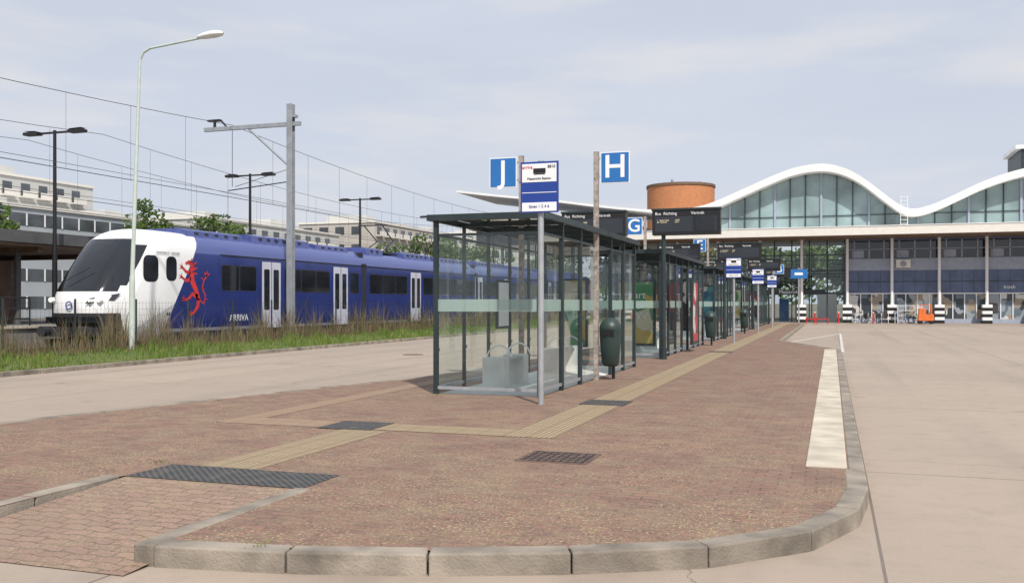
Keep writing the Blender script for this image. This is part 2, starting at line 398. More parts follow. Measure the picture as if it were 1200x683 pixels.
blades('grass',17000,(-19.3,-17.42),(8,75),(.06,.30),M_GR,.012)
blades('dry_weeds',13000,(-20.8,-18.8),(8,80),(.25,1.15),M_DRY,.008,1.4,.25)
blades('grass',2500,(-17.6,-17.36),(8,60),(.04,.17),M_GR,.01)
b=B('weeds')
for (cx,cy) in ((-3.35,4.99),(-6.0,7.3),(-8.9,12.2),(-4.3,14.1),(-6.1,14.15),(-9.5,10.4),(-4.25,18.2)):
    for _ in range(16):
        x=cx+random.gauss(0,.04);y=cy+random.gauss(0,.04);a=random.uniform(0,6.28);h=random.uniform(.015,.045);l=.03
        b.face([(x-.004,y,ZI),(x+.004,y,ZI),(x+math.cos(a)*l,y+math.sin(a)*l,ZI+h)],M_GR)
b.build()

b=B('wire_fence')
for i in range(30):
    y=9+i*2.5; b.cyl((-20.6,y,.15),(-20.6,y,1.75),.03,.03,M_DARK,8)
for k in range(8): b.box(-20.603,-20.597,9,81.5,.3+k*.19,.304+k*.19,M_DARK)
for i in range(480): b.box(-20.602,-20.598,9+i*.15,9.003+i*.15,.25,1.68,M_DARK)
b.build()

# ---------------------------------------------------------------- train
def livery():
    m,g,p=newm('train_livery',.22); ob=g.tc.outputs['Object']; s=g.n('ShaderNodeSeparateXYZ'); g.L.new(ob,s.inputs[0])
    x,y,z_=s.outputs
    edge=g.math('ADD',g.math('MULTIPLY',z_,.62),26.35); f=g.rng(g.math('SUBTRACT',y,edge),0,.02)
    n=g.noise(ob,.8,5); blue=g.mix(g.rng(n,.35,.7),(.016,.032,.175),(.012,.025,.14))
    blue=g.mix(g.rng(z_,3.42,3.46),blue,(.085,.11,.29))  # roof band paler: light falling on the roof painted into the blue
    blue=g.mix(g.rng(z_,.74,.72),blue,(.30,.31,.36)); blue=g.mix(g.rng(z_,.62,.6),blue,(.03,.035,.06))
    gr=g.noise(ob,3,6,.7)
    wh=g.mix(g.rng(z_,.55,.5),(.80,.80,.80),(.06,.06,.07))
    sw=g.math('SUBTRACT',g.math('ADD',g.math('MULTIPLY',g.math('SUBTRACT',y,25.2),.42),.72),z_)
    wh=g.mix(g.math('MULTIPLY',g.rng(sw,.0,.02),g.rng(y,25.3,25.4)),wh,(.50,.51,.55))
    c=g.mix(f,wh,blue)
    c=g.mix(g.math('MULTIPLY',g.rng(gr,.5,.8,0,.4),g.rng(z_,1.8,.6)),c,(.16,.14,.12))
    g.L.new(c,p.inputs['Base Color'])
    return m
M_LIV=livery(); M_TRD=mat('train_underframe',(.03,.03,.035),.6); M_DOOR=mat('train_door',(.55,.56,.66),.3,var=.05); M_BEL=mat('bellows',(.02,.02,.025),.8)
M_ROOFB=mat('train_roof_lit_blue',(.065,.085,.25),.4,var=.25); M_LIGHT=mat('headlight',(.85,.85,.8),.15,emit=.25)  # roof covers use a paler blue with the roof's light painted in
b=B('passenger_train'); YE=88.
rows=[];zs=[(.35,1.30,24.75,1.0),(.6,1.38,24.4,1.1),(.95,1.42,24.15,1.2),(1.3,1.43,24.05,1.25),(1.7,1.43,24.08,1.25),(2.0,1.43,24.2,1.25),(2.2,1.43,24.33,1.25),(2.6,1.43,24.62,1.25),(3.0,1.42,24.93,1.25),(3.3,1.41,25.18,1.2),(3.6,1.37,25.45,1.15),(3.8,1.29,25.67,1.05),(4.02,1.1,26.0,.95),(4.14,.85,26.3,.8),(4.2,.45,26.6,.6),(4.22,.01,26.8,.4)]
ss=[1,.985,.95,.9,.84,.7,.5,.25,0]; ss=ss+[-x for x in reversed(ss[:-1])]
ys=[27.2,28,29,30,34,50,70,YE]
for z_,w,yf,bu in zs:
    row=[(w,y,z_) for y in reversed(ys)]
    row+=[(w*q,yf+bu*abs(q)**4,z_) for q in ss]
    row+=[(-w,y,z_) for y in ys]
    rows.append(row)
n0=len(ys)
def tm(i,j):
    q=j-n0
    if 0<=q<len(ss)-1:
        s0=max(abs(ss[q]),abs(ss[q+1]))
        zm=zs[i][0]
        if s0<=.905 and 2.2<=zm<3.55: return M_WINT
        if s0<=.845 and zm<2.2 and zm>=2.0: return M_WINT
        if s0<=.72 and 3.55<=zm<3.75: return M_WINT
        if s0<=.905 and zm<1.25: return M_TRD
    return M_LIV
b.grid(rows,M_LIV,True,tm)
b.face([rows[i][0] for i in range(len(rows))]+[rows[i][-1] for i in reversed(range(len(rows)))],M_LIV)
b.box(-1.3,1.3,26,YE-.1,.3,.36,M_TRD)
for q in (-1,1):
    b.face([(q*.62,24.02,1.60),(q*1.22,24.66,1.72),(q*1.30,24.86,1.95),(q*.70,24.14,1.78)][::q],M_WINT)
    b.cyl((q*.98,24.22,1.73),(q*.98,24.34,1.73),.085,.085,M_LIGHT); b.cyl((q*.78,24.03,1.70),(q*.78,24.2,1.70),.05,.05,M_LIGHT)
    b.box(q*.35,q*.95,23.88,24.5,.55,.85,M_TRD); b.cyl((q*.75,23.6,.72),(q*.75,24.2,.72),.17,.15,M_TRD)
b.box(-.22,.22,23.55,24.4,.55,.85,M_TRD); b.box(-.9,.9,23.95,24.3,1.0,1.18,M_WINT); b.box(-1.1,1.1,24.1,24.6,.2,.45,M_TRD)
b.torus((0,24.0,1.55),.12,.02,M_SIGNB2,'y')
b.cyl((-.5,24.25,2.3),(.35,24.58,2.8),.012,.012,M_BLACK,6)
def win(y0,y1,z0,z1,m,t=.012,r=.09):
    for q in (1,-1):
        x=q*(1.43+t); pts=[]
        for cy,cz,a0 in ((y1-r,z1-r,0),(y0+r,z1-r,90),(y0+r,z0+r,180),(y1-r,z0+r,270)):
            for k in range(4): a=R(a0+k*30); pts.append((x,cy+r*math.cos(a),cz+r*math.sin(a)))
        if q<0: pts=pts[::-1]
        b.face(pts,m)
win(25.75,26.5,2.35,3.25,M_WINT,.008,.22); win(26.9,27.45,2.4,3.25,M_WINT,.008,.2)
def door(y):
    win(y-.68,y+.68,.62,3.3,M_DOOR,.006,.04)
    for e in (-.34,.34): win(y+e-.2,y+e+.2,1.35,3.0,M_WINT,.012,.06)
    b.box(1.43,1.45,y-.008,y+.008,.62,3.3,M_TRD)
segs=[(30.0,32.3),(34.4,38.1),(40.0,40.9),(42.0,46.4),(48.5,56.5),(58.2,62),(64,72.5),(74,79),(81,86.5)]
for d in (33.35,39.1,47.5,57.3,63,73.3,80): door(d)
for s0,s1 in segs:
    k=max(1,round((s1-s0)/1.35)); w=(s1-s0)/k
    for i in range(k): win(s0+i*w+.04,s0+(i+1)*w-.04,2.12,3.05,M_WINT,.010,.1); win(s0+i*w+.01,s0+(i+1)*w-.01,2.09,3.08,M_TRD,.004,.1)
for y in (41.45,56.9,72.9):
    b.box(-1.44,1.436,y-.2,y+.2,.4,3.55,M_BEL); b.box(-1.25,1.25,y-.2,y+.2,3.55,4.1,M_BEL)
for y0,y1,h in ((28.5,32,4.36),(32.6,37,4.42),(37.6,40.6,4.34),(42.5,44.3,4.45),(46.8,50.5,4.42),(51,56,4.36),(58,64,4.42),(65,72,4.38),(74,86,4.4)):
    b.grid([[(-1.05,y,3.98),(-.95,y,h-.08),(-.7,y,h),(.7,y,h),(.95,y,h-.08),(1.05,y,3.98)] for y in (y0,y1)],M_ROOFB,False)
    b.face([(-1.05,y0,3.98),(-.95,y0,h-.08),(-.7,y0,h),(.7,y0,h),(.95,y0,h-.08),(1.05,y0,3.98)],M_ROOFB)
    k=y0+.5
    while k<y1-.4: b.box(.951,1.0,k,k+.22,4.02,h-.12,M_TRD); k+=.6
# seams along the body side
for yy in (28.9+1.0,36.2,44.2,50.5,53.5): b.box(1.43,1.433,yy-.006,yy+.006,.75,3.45,M_TRD)
b.box(1.40,1.436,30,87.5,3.44,3.46,M_TRD)
for q in (-.6,.6):
    b.tube([(q,45.0,4.3),(q*.8,46.6,5.0),(q*.9,45.2,5.75)],.03,M_TRD)
b.box(-.85,.85,45.05,45.3,5.75,5.8,M_TRD); b.box(-.7,.7,44.9,46.7,4.25,4.32,M_TRD)
for y in (28,31,43,46.5,49.5,58,61,75,78,84):
    for q in (-.72,.72): b.cyl((q-.07,y,.42),(q+.07,y,.42),.42,.42,M_TRD,18)
for y0,y1 in ((33,41),(50,56),(64,74)): b.box(-1.2,1.2,y0,y1,.12,.34,M_TRD)
# heraldic lion decal, flat strokes on the body side
def stroke(pts,w0,w1):
    n=len(pts)
    L=[]
    for i,p in enumerate(pts):
        a=Vector(pts[max(0,i-1)]);c=Vector(pts[min(n-1,i+1)]); t=(c-a).normalized(); nn=Vector((-t.y,t.x)); w=w0+(w1-w0)*i/(n-1)
        L.append((Vector(p)-nn*w,Vector(p)+nn*w))
    for (a0,a1),(c0,c1) in zip(L,L[1:]):
        b.face([(1.437,a0.x,a0.y),(1.437,c0.x,c0.y),(1.437,c1.x,c1.y),(1.437,a1.x,a1.y)],M_RED)
stroke([(28.65,1.75),(28.5,2.1),(28.3,2.4),(28.25,2.75)],.10,.13)       # torso
stroke([(28.25,2.75),(28.3,2.98),(28.12,3.1),(27.92,3.04)],.13,.04)      # head
stroke([(28.2,3.08),(28.3,3.25)],.05,.01); stroke([(28.35,3.0),(28.55,3.12)],.05,.01); stroke([(28.38,2.85),(28.6,2.9)],.05,.01); stroke([(28.4,2.7),(28.6,2.68)],.05,.01)
stroke([(28.2,2.7),(27.95,2.75),(27.75,2.9)],.07,.04); stroke([(28.22,2.5),(27.95,2.42),(27.72,2.55)],.07,.04)
for (py,pz) in ((27.75,2.9),(27.72,2.55),(27.85,1.75),(28.2,1.2)):
    for a in (100,150,200): stroke([(py,pz),(py+.16*math.cos(R(a)),pz+.16*math.sin(R(a)))],.03,.008)
stroke([(28.6,1.85),(28.3,1.95),(28.05,1.75),(27.85,1.75)],.09,.035); stroke([(28.65,1.8),(28.6,1.5),(28.4,1.3),(28.2,1.2)],.10,.035)
stroke([(28.7,1.75),(28.95,1.6),(29.05,1.9),(28.85,2.15),(28.95,2.45),(29.15,2.65)],.035,.03)
for a in (30,80,140): stroke([(29.12,2.62),(29.12+.22*math.cos(R(a)),2.62+.22*math.sin(R(a)))],.05,.008)
for q in ((28.85,2.15,0),(29.03,1.8,-20),(28.92,2.5,160)): stroke([(q[0],q[1]),(q[0]+.15*math.cos(R(q[2])),q[1]+.15*math.sin(R(q[2])))],.03,.005)
tr=b.build((-23.25,0,0))
text('operator_lettering','ARRIVA',.36,(1.446,31.1,1.05),M_SIGNW,tr,(R(90),0,R(90)))
text('number_lettering','44',.22,(1.446,27.0,1.25),M_TRD,tr,(R(90),0,R(90)))
text('side_lettering','MAASTRICHT - AACHEN',.11,(1.446,27.0,3.36),M_TRD,tr,(R(90),0,R(90)))

# ---------------------------------------------------------------- catenary
def mast(y,x=-20.5):
    b=B('catenary_mast')
    b.box(-.13,.13,-.11,-.09,0,9.4,M_GREY); b.box(-.13,.13,.09,.11,0,9.4,M_GREY); b.box(-.008,.008,-.09,.09,0,9.4,M_GREY)
    b.box(-.25,.25,-.25,.25,-.3,.05,M_KERB)
    b.box(-4.1,.45,-.06,-.03,8.52,8.68,M_GREY); b.box(-4.1,.45,.03,.06,8.52,8.68,M_GREY)
    for i in range(9): b.box(-4.0+i*.5,-3.92+i*.5,-.03,.03,8.54,8.66,M_GREY)
    b.tube([(-.1,0,6.95),(-1.95,0,8.52)],.05,M_GREY)
    b.cyl((-3.6,0,8.68),(-3.6,0,8.95),.06,.06,M_BLACK); b.box(-3.9,-3.3,-.1,.1,8.92,8.99,M_BLACK); b.cyl((-3.3,0,8.95),(-3.05,0,8.7),.04,.04,M_BLACK)
    b.cyl((-2.75,0,6.2),(-2.75,0,8.52),.012,.012,M_BLACK,6); b.tube([(-.13,0,6.3),(-2.95,0,6.05)],.022,M_BLACK); b.tube([(-.13,0,6.8),(-2.6,0,6.2)],.012,M_BLACK)
    b.box(.0,.28,-.1,.1,8.85,8.95,M_GREY)
    b.build((x,y,.18))
for y in (-17.3,32.7,82.7,132.7): mast(y)
b=B('overhead_wire')
M_WIRE=mat('wire',(.07,.065,.07),.6)
def wire(p,q,sag,n=14,r=.012):
    p=Vector(p);q=Vector(q); pts=[]
    for i in range(n+1):
        t=i/n; v=p.lerp(q,t); v.z-=sag*4*t*(1-t); pts.append(v)
    b.tube(pts,r,M_WIRE,5); return pts
for X,z0 in ((-23.25,8.9),(-29.8,8.9),(-34.0,8.9)):
    for y0 in (-17.3,32.7,82.7,132.7):
        wire((X,y0,z0),(X,y0+50,z0),.9); wire((X,y0,5.95),(X,y0+50,5.95),.04,4,.014); wire((X,y0,6.12),(X,y0+50,6.12),.04,4,.009)
        for k in range(1,17):
            t=k/17; b.cyl((X,y0+50*t,5.95),(X,y0+50*t,z0-.9*4*t*(1-t)),.007,.007,M_WIRE,4)
b.build()

# ---------------------------------------------------------------- lamps
b=B('street_lamp')
b.cyl((0,0,-.1),(.02,0,2.2),.085,.08,M_LAMP); b.cyl((.02,0,2.2),(.28,0,8.2),.065,.04,M_LAMP)
arc=[(.28,0,8.2),(.31,0,8.5),(.42,0,8.68),(.65,0,8.78),(2.4,0,8.92)]
b.tube(arc,.035,M_LAMP)
rowsL=[]
for t,w,h in ((0,.02,.02),(.08,.08,.07),(.3,.14,.11),(.6,.17,.12),(.8,.13,.09),(.9,.02,.02)):
    rowsL.append([(2.25+t,w*math.cos(2*math.pi*i/12),8.93+t*.06+(h if math.sin(2*math.pi*i/12)>0 else h*.6)*math.sin(2*math.pi*i/12)) for i in range(12)])
b.grid(rowsL,M_SIGNW,True,close=True); b.build((-19.3,22.3,.2))
for y in (15.3,27.6,40,51.5,63.5,75.5,87.5):
    b=B('platform_lamp'); b.cyl((0,0,0),(0,0,3),.1,.09,M_BLACK); b.cyl((0,0,3),(0,0,7.2),.075,.06,M_BLACK)
    b.box(-1.1,1.1,-.03,.03,7.08,7.15,M_BLACK)
    for q in (-1,1):
        b.grid([[(q*.75,-.09,7.12),(q*.75,.09,7.12)],[(q*.8,-.16,7.2),(q*.8,.16,7.2)],[(q*1.35,-.16,7.22),(q*1.35,.16,7.22)]],M_BLACK,False); b.box(q*.72,q*1.38,-.15,.15,7.06,7.17,M_BLACK)
    b.build((-27.4,y,.85))

# ---------------------------------------------------------------- platform left
M_PLAT=mat('platform_surface',(.2,.19,.18),.9,var=.2,scale=2)
b=B('railway_platform'); b.box(-36,-25.0,-30,120,-.1,.8,M_PLAT); b.box(-25.3,-24.92,-30,120,.8,.87,M_KERB2); b.build()
root=empty('platform_canopy',(0,0,0))
b=B('canopy_roof'); M_CANR=mat('canopy_metal',(.09,.09,.09),.6); b.box(-38,-28.3,5,34,3.75,3.85,M_BROWN); b.box(-38,-28.2,4.9,34.1,3.86,4.3,M_CANR); b.build(parent=root)
b=B('canopy_columns')
for y in range(8,34,5): b.cyl((-29.6,y,.8),(-29.6,y,3.75),.12,.12,M_CANR); b.box(-37,-28.5,y-.1,y+.1,3.55,3.745,M_BROWN)
b.build(parent=root)
b=B('waiting_wall'); b.box(-36,-35.8,5,34,.8,3.7,M_BROWN); b.box(-34,-31,20,29,.8,3.3,M_BROWN); b.box(-30.98,-30.95,21,28,1.5,2.8,M_WINB); b.build(parent=root)
def bench(loc):
    b=B('platform_bench')
    for i in range(4): b.box(-.9,.9,-.22+i*.12,-.13+i*.12,.43,.46,M_BLACK)
    for i in range(4): b.box(-.9,.9,.26+i*.02,.28+i*.02,.5+i*.12,.59+i*.12,M_BLACK)
    for x in (-.75,.75): b.box(x-.03,x+.03,-.2,.26,0,.05,M_BLACK); b.box(x-.03,x+.03,.0,.06,.05,.43,M_BLACK); b.box(x-.03,x+.03,.3,.36,.3,1.0,M_BLACK)
    b.build(loc,rotz=R(90))
bench((-27.5,22.2,.8)); bench((-27.5,17,.8))
b=B('platform_litter_bin'); b.lathe((0,0,0),[(.0,.15),(.24,.15),(.27,.2),(.27,.95),(.22,1.0),(.2,1.1),(0,1.12)],M_GREY); b.cyl((0,0,0),(0,0,.2),.05,.05,M_BLACK); b.build((-27.3,24.3,.8))
b=B('platform_railing')
for i in range(16): b.cyl((-25.9,10+i*1.0,.8),(-25.9,10+i*1.0,1.8),.025,.025,M_BLACK,8)
for zz in (1.1,1.45,1.8): b.cyl((-25.9,10,zz),(-25.9,25,zz),.025,.025,M_BLACK,8)
b.build()

# ---------------------------------------------------------------- bus shelters
def poster_mat(i):
    m,g,p=newm('poster_print_%d'%i,.4); ob=g.tc.outputs['Object']; v=g.n('ShaderNodeTexVoronoi'); v.inputs['Scale'].default_value=2.2+i*.4; g.L.new(ob,v.inputs['Vector'])
    pal=[[(.5,.35,.08),(.06,.25,.1),(.6,.55,.4)],[(.5,.04,.05),(.65,.6,.55),(.1,.05,.05)],[(.05,.25,.3),(.6,.6,.55),(.03,.1,.2)]][i%3]
    cr=g.n('ShaderNodeValToRGB'); cr.color_ramp.interpolation='CONSTANT'; e=cr.color_ramp.elements; e[0].color=(*pal[0],1); e[1].color=(*pal[2],1); e[1].position=.66; q=e.new(.33); q.color=(*pal[1],1)
    s=g.n('ShaderNodeSeparateColor'); g.L.new(v.outputs['Color'],s.inputs[0]); g.L.new(s.outputs[0],cr.inputs[0]); g.L.new(cr.outputs[0],p.inputs['Base Color']); return m
PM=[poster_mat(i) for i in range(3)]
def shelter(y0,n=6,pi=0):
    W=1.8; st=1.25; Ln=n*st; H=2.85
    b=B('bus_shelter')
    p=.036
    for i in range(n+1):
        for x in (0,W):
            pp=p if i in (0,n) or x>0 else .026
            b.box(x-pp,x+pp,i*st-pp,i*st+pp,0,H,M_DARK)
    def gx(x,ya,yb):
        for z0,z1,mm in ((.14,1.36,M_GLASS),(1.36,1.56,M_FROST),(1.56,2.6,M_GLASS)): b.face([(x,ya,z0),(x,yb,z0),(x,yb,z1),(x,ya,z1)],mm)
    def gy(y,xa,xb):
        for z0,z1,mm in ((.14,1.36,M_GLASS),(1.36,1.56,M_FROST),(1.56,2.6,M_GLASS)): b.face([(xa,y,z0),(xb,y,z0),(xb,y,z1),(xa,y,z1)],mm)
    for yy in ((0,Ln) if pi==0 else (0,)):
        gy(yy,.035,W-.035); b.box(.035,W-.035,yy-.02,yy+.02,2.6,2.64,M_DARK); b.box(.035,W-.035,yy-.02,yy+.02,.08,.13,M_STEEL)
    for i in range(n):
        ya,yb=i*st+.035,(i+1)*st-.035
        gx(0,ya,yb); b.box(-.02,.02,ya,yb,.08,.13,M_STEEL); b.box(-.02,.02,ya,yb,2.6,2.64,M_DARK)
        if i!=3: gx(W,ya,yb); b.box(W-.02,W+.02,ya,yb,.08,.13,M_STEEL)
        b.box(W-.02,W+.02,ya,yb,2.6,2.64,M_DARK)
        for xx in (0,W):
            for zz in (.7,2.1): b.box(xx-.03,xx+.03,ya-.01,ya+.05,zz,zz+.05,M_STEEL)
    o=.12
    b.box(-o,-o+.06,-o,Ln+o,H,H+.1,M_DARK); b.box(W+o-.06,W+o,-o,Ln+o,H,H+.1,M_DARK)
    b.box(-o+.06,W+o-.06,-o,-o+.06,H,H+.1,M_DARK); b.box(-o+.06,W+o-.06,Ln+o-.06,Ln+o,H,H+.1,M_DARK)
    for i in range(n+1): b.box(-o+.06,W+o-.06,i*st-.02,i*st+.02,H+.0,H+.06,M_DARK)
    zz=H+.104; b.face([(-o+.06,-o+.06,zz),(W+o-.06,-o+.06,zz),(W+o-.06,Ln+o-.06,zz),(-o+.06,Ln+o-.06,zz)],M_GLASS)
    b.box(.05,W-.05,.05,Ln-.05,.002,.012,M_BENCH)
    b.box(.05,.10,2.2*st,2.75*st,1.0,1.95,M_DARK); b.box(.10,.104,2.24*st,2.71*st,1.05,1.9,M_SIGNW)
    if pi>0: b.box(W*.22,W*.78,Ln-.16,Ln-.08,.5,2.35,M_DARK); b.box(W*.25,W*.75,Ln-.166,Ln-.161,.58,2.27,PM[pi%3])
    for q in (1.2,2.3,4.9,6.0):
        if q>Ln-.7: continue
        b.box(.42,.82,q-.14,q+.14,.012,.55,M_BENCH)
        pts=[(.40+.46*t,q+.14,.55+.2*max(0,math.sin(math.pi*t))**.6) for t in [k/10 for k in range(11)]]; b.tube(pts,.016,M_SIGNW,6)
    for q in (1.2,4.9):
        if q+1.1<Ln-.3: b.box(.45,.80,q+.141,q+.959,.48,.52,M_STEEL)
    b.build((-6.2,y0,ZI),bevel=0)
for k,(y0,n) in enumerate(((14.3,6),(25.4,7),(37.6,6),(49.5,6),(61.5,6))): shelter(y0,n,k)
b=B('advert_panel'); b.box(-4.1,-4.02,28.9,30.1,.35,2.35,M_DARK); b.box(-4.02,-4.015,28.98,30.02,.45,2.25,PM[1]); 
b.box(-5.9,-4.75,26.6,26.68,.4,2.3,M_DARK); b.box(-5.82,-4.83,26.594,26.599,.48,2.22,PM[0])
b.box(-6.0,-5.4,21.3,21.36,.6,2.2,M_DARK); b.box(-5.95,-5.45,21.29,21.297,.65,2.15,PM[0]); o=b.build()
text('poster_lettering','Start\nvoor\nUWV',.3,(-5.32,26.58,1.55),M_SIGNW,o)

def bin_(x,y):
    b=B('litter_bin')
    b.cyl((-.0,.27,0),(0,.27,1.35),.035,.035,M_DARK,8)
    for zz in (.5,1.05): b.box(-.03,.03,.15,.27,zz,zz+.05,M_DARK)
    b.lathe((0,0,0),[(0,.27),(.13,.27),(.17,.33),(.205,.75),(.215,.98),(.22,1.0),(.2,1.08),(.14,1.17),(.05,1.21),(0,1.215)],M_GREENBIN,20)
    b.box(-.11,.11,-.215,-.19,.86,.98,M_BLACK); b.build((x,y,ZI))
bin_(-4.1,18.0); bin_(-4.05,33.6); bin_(-4.05,47)

def stop_sign(letter,x,y,side,top=4.45):
    root=empty('bus_stop_letter_sign',(x,y,ZI))
    b=B('post'); b.box(-.045,.045,-.045,.045,0,top,M_WOOD); b.build(parent=root)
    b=B('panel'); c=side*.38; b.box(c-.29,c+.29,-.03,.0,top-.63,top-.02,M_SIGNW); b.box(c-.27,c+.27,-.036,-.0305,top-.61,top-.04,M_SIGNB)
    for zz in (top-.15,top-.5): b.box(side*.045,side*.1,-.028,-.002,zz,zz+.04,M_STEEL)
    b.build(parent=root)
    text('letter',letter,.62,(c,-.04,top-.325),M_SIGNW,root,bold=.008)
stop_sign('J',-5.9,17.9,-1); stop_sign('H',-4.36,17.9,1)
stop_sign('G',-6.15,32.4,-1,4.5)
stop_sign('E',-5.55,45,-1,4.55); stop_sign('B',-3.6,63,1,4.0)

def board(x,y):
    root=empty('departure_board',(x,y,ZI))
    b=B('post'); b.cyl((0,0,0),(0,0,3.9),.065,.055,M_DARK,12); b.cyl((0,0,0),(0,0,.3),.09,.09,M_DARK,12); b.build(parent=root)
    b=B('housing'); b.box(-.28,1.5,-.14,.14,3.3,3.95,M_BLACK); b.box(-.3,1.52,-.17,.17,3.95,4.0,M_DARK); b.box(-.2,1.42,-.144,-.141,3.38,3.78,M_WIN); b.build(parent=root,bevel=.01)
    text('lettering','Bus  Richting            Vertrek',.11,(-.2,-.148,3.86),M_SIGNW,root,align='LEFT')
    text('times','1   Station Zuid            12:04\n30  Centrum               12:11',.05,(-.15,-.148,3.66),M_GLOW,root,align='LEFT')
for y in (25,40,55,69): board(-4.25,y)
for y in (25,40,55): board(-6.75,y)

def stop_flag(x,y,big=True):
    root=empty('bus_stop_sign',(x,y,ZI))
    b=B('pole'); b.cyl((0,0,0),(0,0,3.6 if big else 3.2),.045,.045,M_STEEL,12); b.build(parent=root)
    b=B('flag'); zt=3.58 if big else 3.2; b.box(-.29,.29,-.085,-.055,zt-.75,zt,M_SIGNB2)
    b.box(-.265,.265,-.09,-.0855,zt-.3,zt-.03,M_SIGNW); b.box(-.265,.265,-.09,-.0855,zt-.73,zt-.6,M_SIGNW); b.box(-.265,.265,-.089,-.0855,zt-.46,zt-.45,M_SIGNW)
    b.box(-.09,.10,-.094,-.0905,zt-.17,zt-.1,M_BLACK); b.box(-.08,.09,-.094,-.0905,zt-.19,zt-.175,M_BLACK)
    b.build(parent=root)
    text('route','arriva',.07,(-.18,-.094,zt-.08),M_RED,root); text('code','8810',.06,(.19,-.094,zt-.08),M_BLACK,root); text('town','Maastricht Station',.05,(0,-.094,zt-.25),M_BLACK,root)
    text('lines','lijnen 1 2 4 6',.06,(0,-.094,zt-.66),M_SIGNB2,root)
stop_flag(-4.08,13.3); stop_flag(-3.5,36.2,False); stop_flag(-3.5,48.5,False); stop_flag(-3.5,60,False)

# ---------------------------------------------------------------- station building
root=empty('station_building')
b=B('facade')
YF=83.
for yy in (YF+.05,YF+10): b.face([(-16,yy,0.02),(1.05,yy,0.02),(1.05,yy,6.9),(-16,yy,6.9)],M_HALL)
for yy in (YF,YF+9.95):
    for i in range(13): x=-16+i*1.42; b.box(x-.05,x+.05,yy-.08,yy+.02,0,6.9,M_DARK)
    for zz in (2.4,4.3,5.6): b.box(-16,1.1,yy-.05,yy+.018,zz,zz+.09,M_DARK)
b.box(-5.5,-.5,YF-.35,YF-.1,2.35,2.75,M_DARK)
cols=[1.2,4.63,8.16,11.6,15.1,18.6,22.1,25.6,29.1]
for a,c in zip(cols,cols[1:]):
    b.box(a,c,YF,YF+.4,4.3,5.28,M_SLATE); b.box(a,c,YF-.02,YF+.4,2.45,4.29,M_NAVY)
    b.box(a,c,YF+.1,YF+.4,5.3,6.75,M_WIN); 
    for k in range(3): x=a+(c-a)*(k+.5)/3; b.box(x-.05,x+.05,YF+.02,YF+.1,5.3,6.75,M_SLATE)
    b.box(a+.4,a+1.3,YF+.085,YF+.099,5.35,5.95,M_SLATE)
    b.box(a,c,YF+.02,YF+.09,6.02,6.08,M_SLATE); b.box(a,c,YF-.0,YF+.4,6.76,6.9,M_NAVY)
    b.box(a,c,YF-.05,YF-.021,3.35,3.40,M_DARK)
    for k in range(1,4): x=a+(c-a)*k/4; b.box(x-.012,x+.012,YF-.03,YF-.021,2.45,4.29,M_DARK)
    b.box(a,c,YF+.1,YF+.4,0,2.44,M_SHOP); b.box(a,c,YF+.02,YF+.1,0,.35,M_SLATE)
    for k in range(4): x=a+(c-a)*k/4+.2; b.box(x-.035,x+.035,YF+.02,YF+.099,.35,2.4,M_SIGNW)
    b.box(a,c,YF-.03,YF+.099,2.36,2.449,M_SIGNW)
b.build(parent=root)
b=B('wall_body'); b.box(1.15,30,YF+.45,YF+22,0,6.88,M_SLATE); b.build(parent=root)
b=B('columns')
for x in [-12.8,-9.3,-5.8,-2.4]+cols: b.cyl((x,YF-.6,1.5),(x,YF-.6,6.9),.12,.12,M_WHITE)
b.build(parent=root)
b=B('canopy_slab'); M_FASC=mat('fascia_cream',(.72,.69,.63),.6,var=.05); b.box(-17,33,79.0,YF+10.2,7.0,7.65,M_FASC); b.box(-16.9,32.9,79.1,YF+.0,6.9,6.998,M_BROWN)
b.box(-17.05,33.05,78.95,79.05,7.66,7.72,M_WHITE); b.box(1.2,33,YF+10.2,YF+22,7.0,7.65,M_FASC); b.build(parent=root)
b=B('wave_roof')
ctrl=[(-33.4,12.2),(-29,11.6),(-24,11.0),(-20,10.4),(-15.6,9.85),(-12.5,9.8),(-10.2,10.1),(-7.4,11.2),(-5,12.2),(-3,12.9),(-1,13.15),(.6,12.85),(2.2,12.0),(4,10.5),(5.2,9.55),(6.2,9.2),(7.6,9.5),(9.4,10.3),(11.3,11.2),(13.4,11.9),(15.6,12.3),(17.6,12.2),(20,11.2),(22,10),(24,9.4),(27,10.5),(30,12),(33,12.8)]
def cat(c,n=6):
    out=[]
    for i in range(len(c)-1):
        p0=c[max(0,i-1)];p1=c[i];p2=c[i+1];p3=c[min(len(c)-1,i+2)]
        for k in range(n):
            t=k/n; out.append(tuple(.5*((2*p1[a])+(-p0[a]+p2[a])*t+(2*p0[a]-5*p1[a]+4*p2[a]-p3[a])*t*t+(-p0[a]+3*p1[a]-3*p2[a]+p3[a])*t**3) for a in (0,1)))
    out.append(c[-1]); return out
wv=cat(ctrl)
def thick(x): return .2 if x<-16 else (.62 if x>-10 else .2+.42*(x+16)/6)
b.grid([[(x,81.8,z_-thick(x)),(x,81.8,z_),(x,93,z_),(x,93,z_-thick(x)),(x,81.8,z_-thick(x))] for x,z_ in wv],M_WHITE,False)
b.face([(wv[0][0],81.8,wv[0][1]-.2),(wv[0][0],93,wv[0][1]-.2),(wv[0][0],93,wv[0][1]),(wv[0][0],81.8,wv[0][1])],M_WHITE)
b.build(parent=root)
b=B('arched_glazing')
def zw(x):
    for (xa,za),(xb,zb) in zip(wv,wv[1:]):
        if xa<=x<=xb: return za+(zb-za)*(x-xa)/(xb-xa)
    return 10
xs=[-12.5+i*.5 for i in range(85)]
b.grid([[(x,83.2,7.65),(x,83.2,zw(x)-thick(x)-.01)] for x in xs],M_ARCH,False)
x=-12.1;i=0
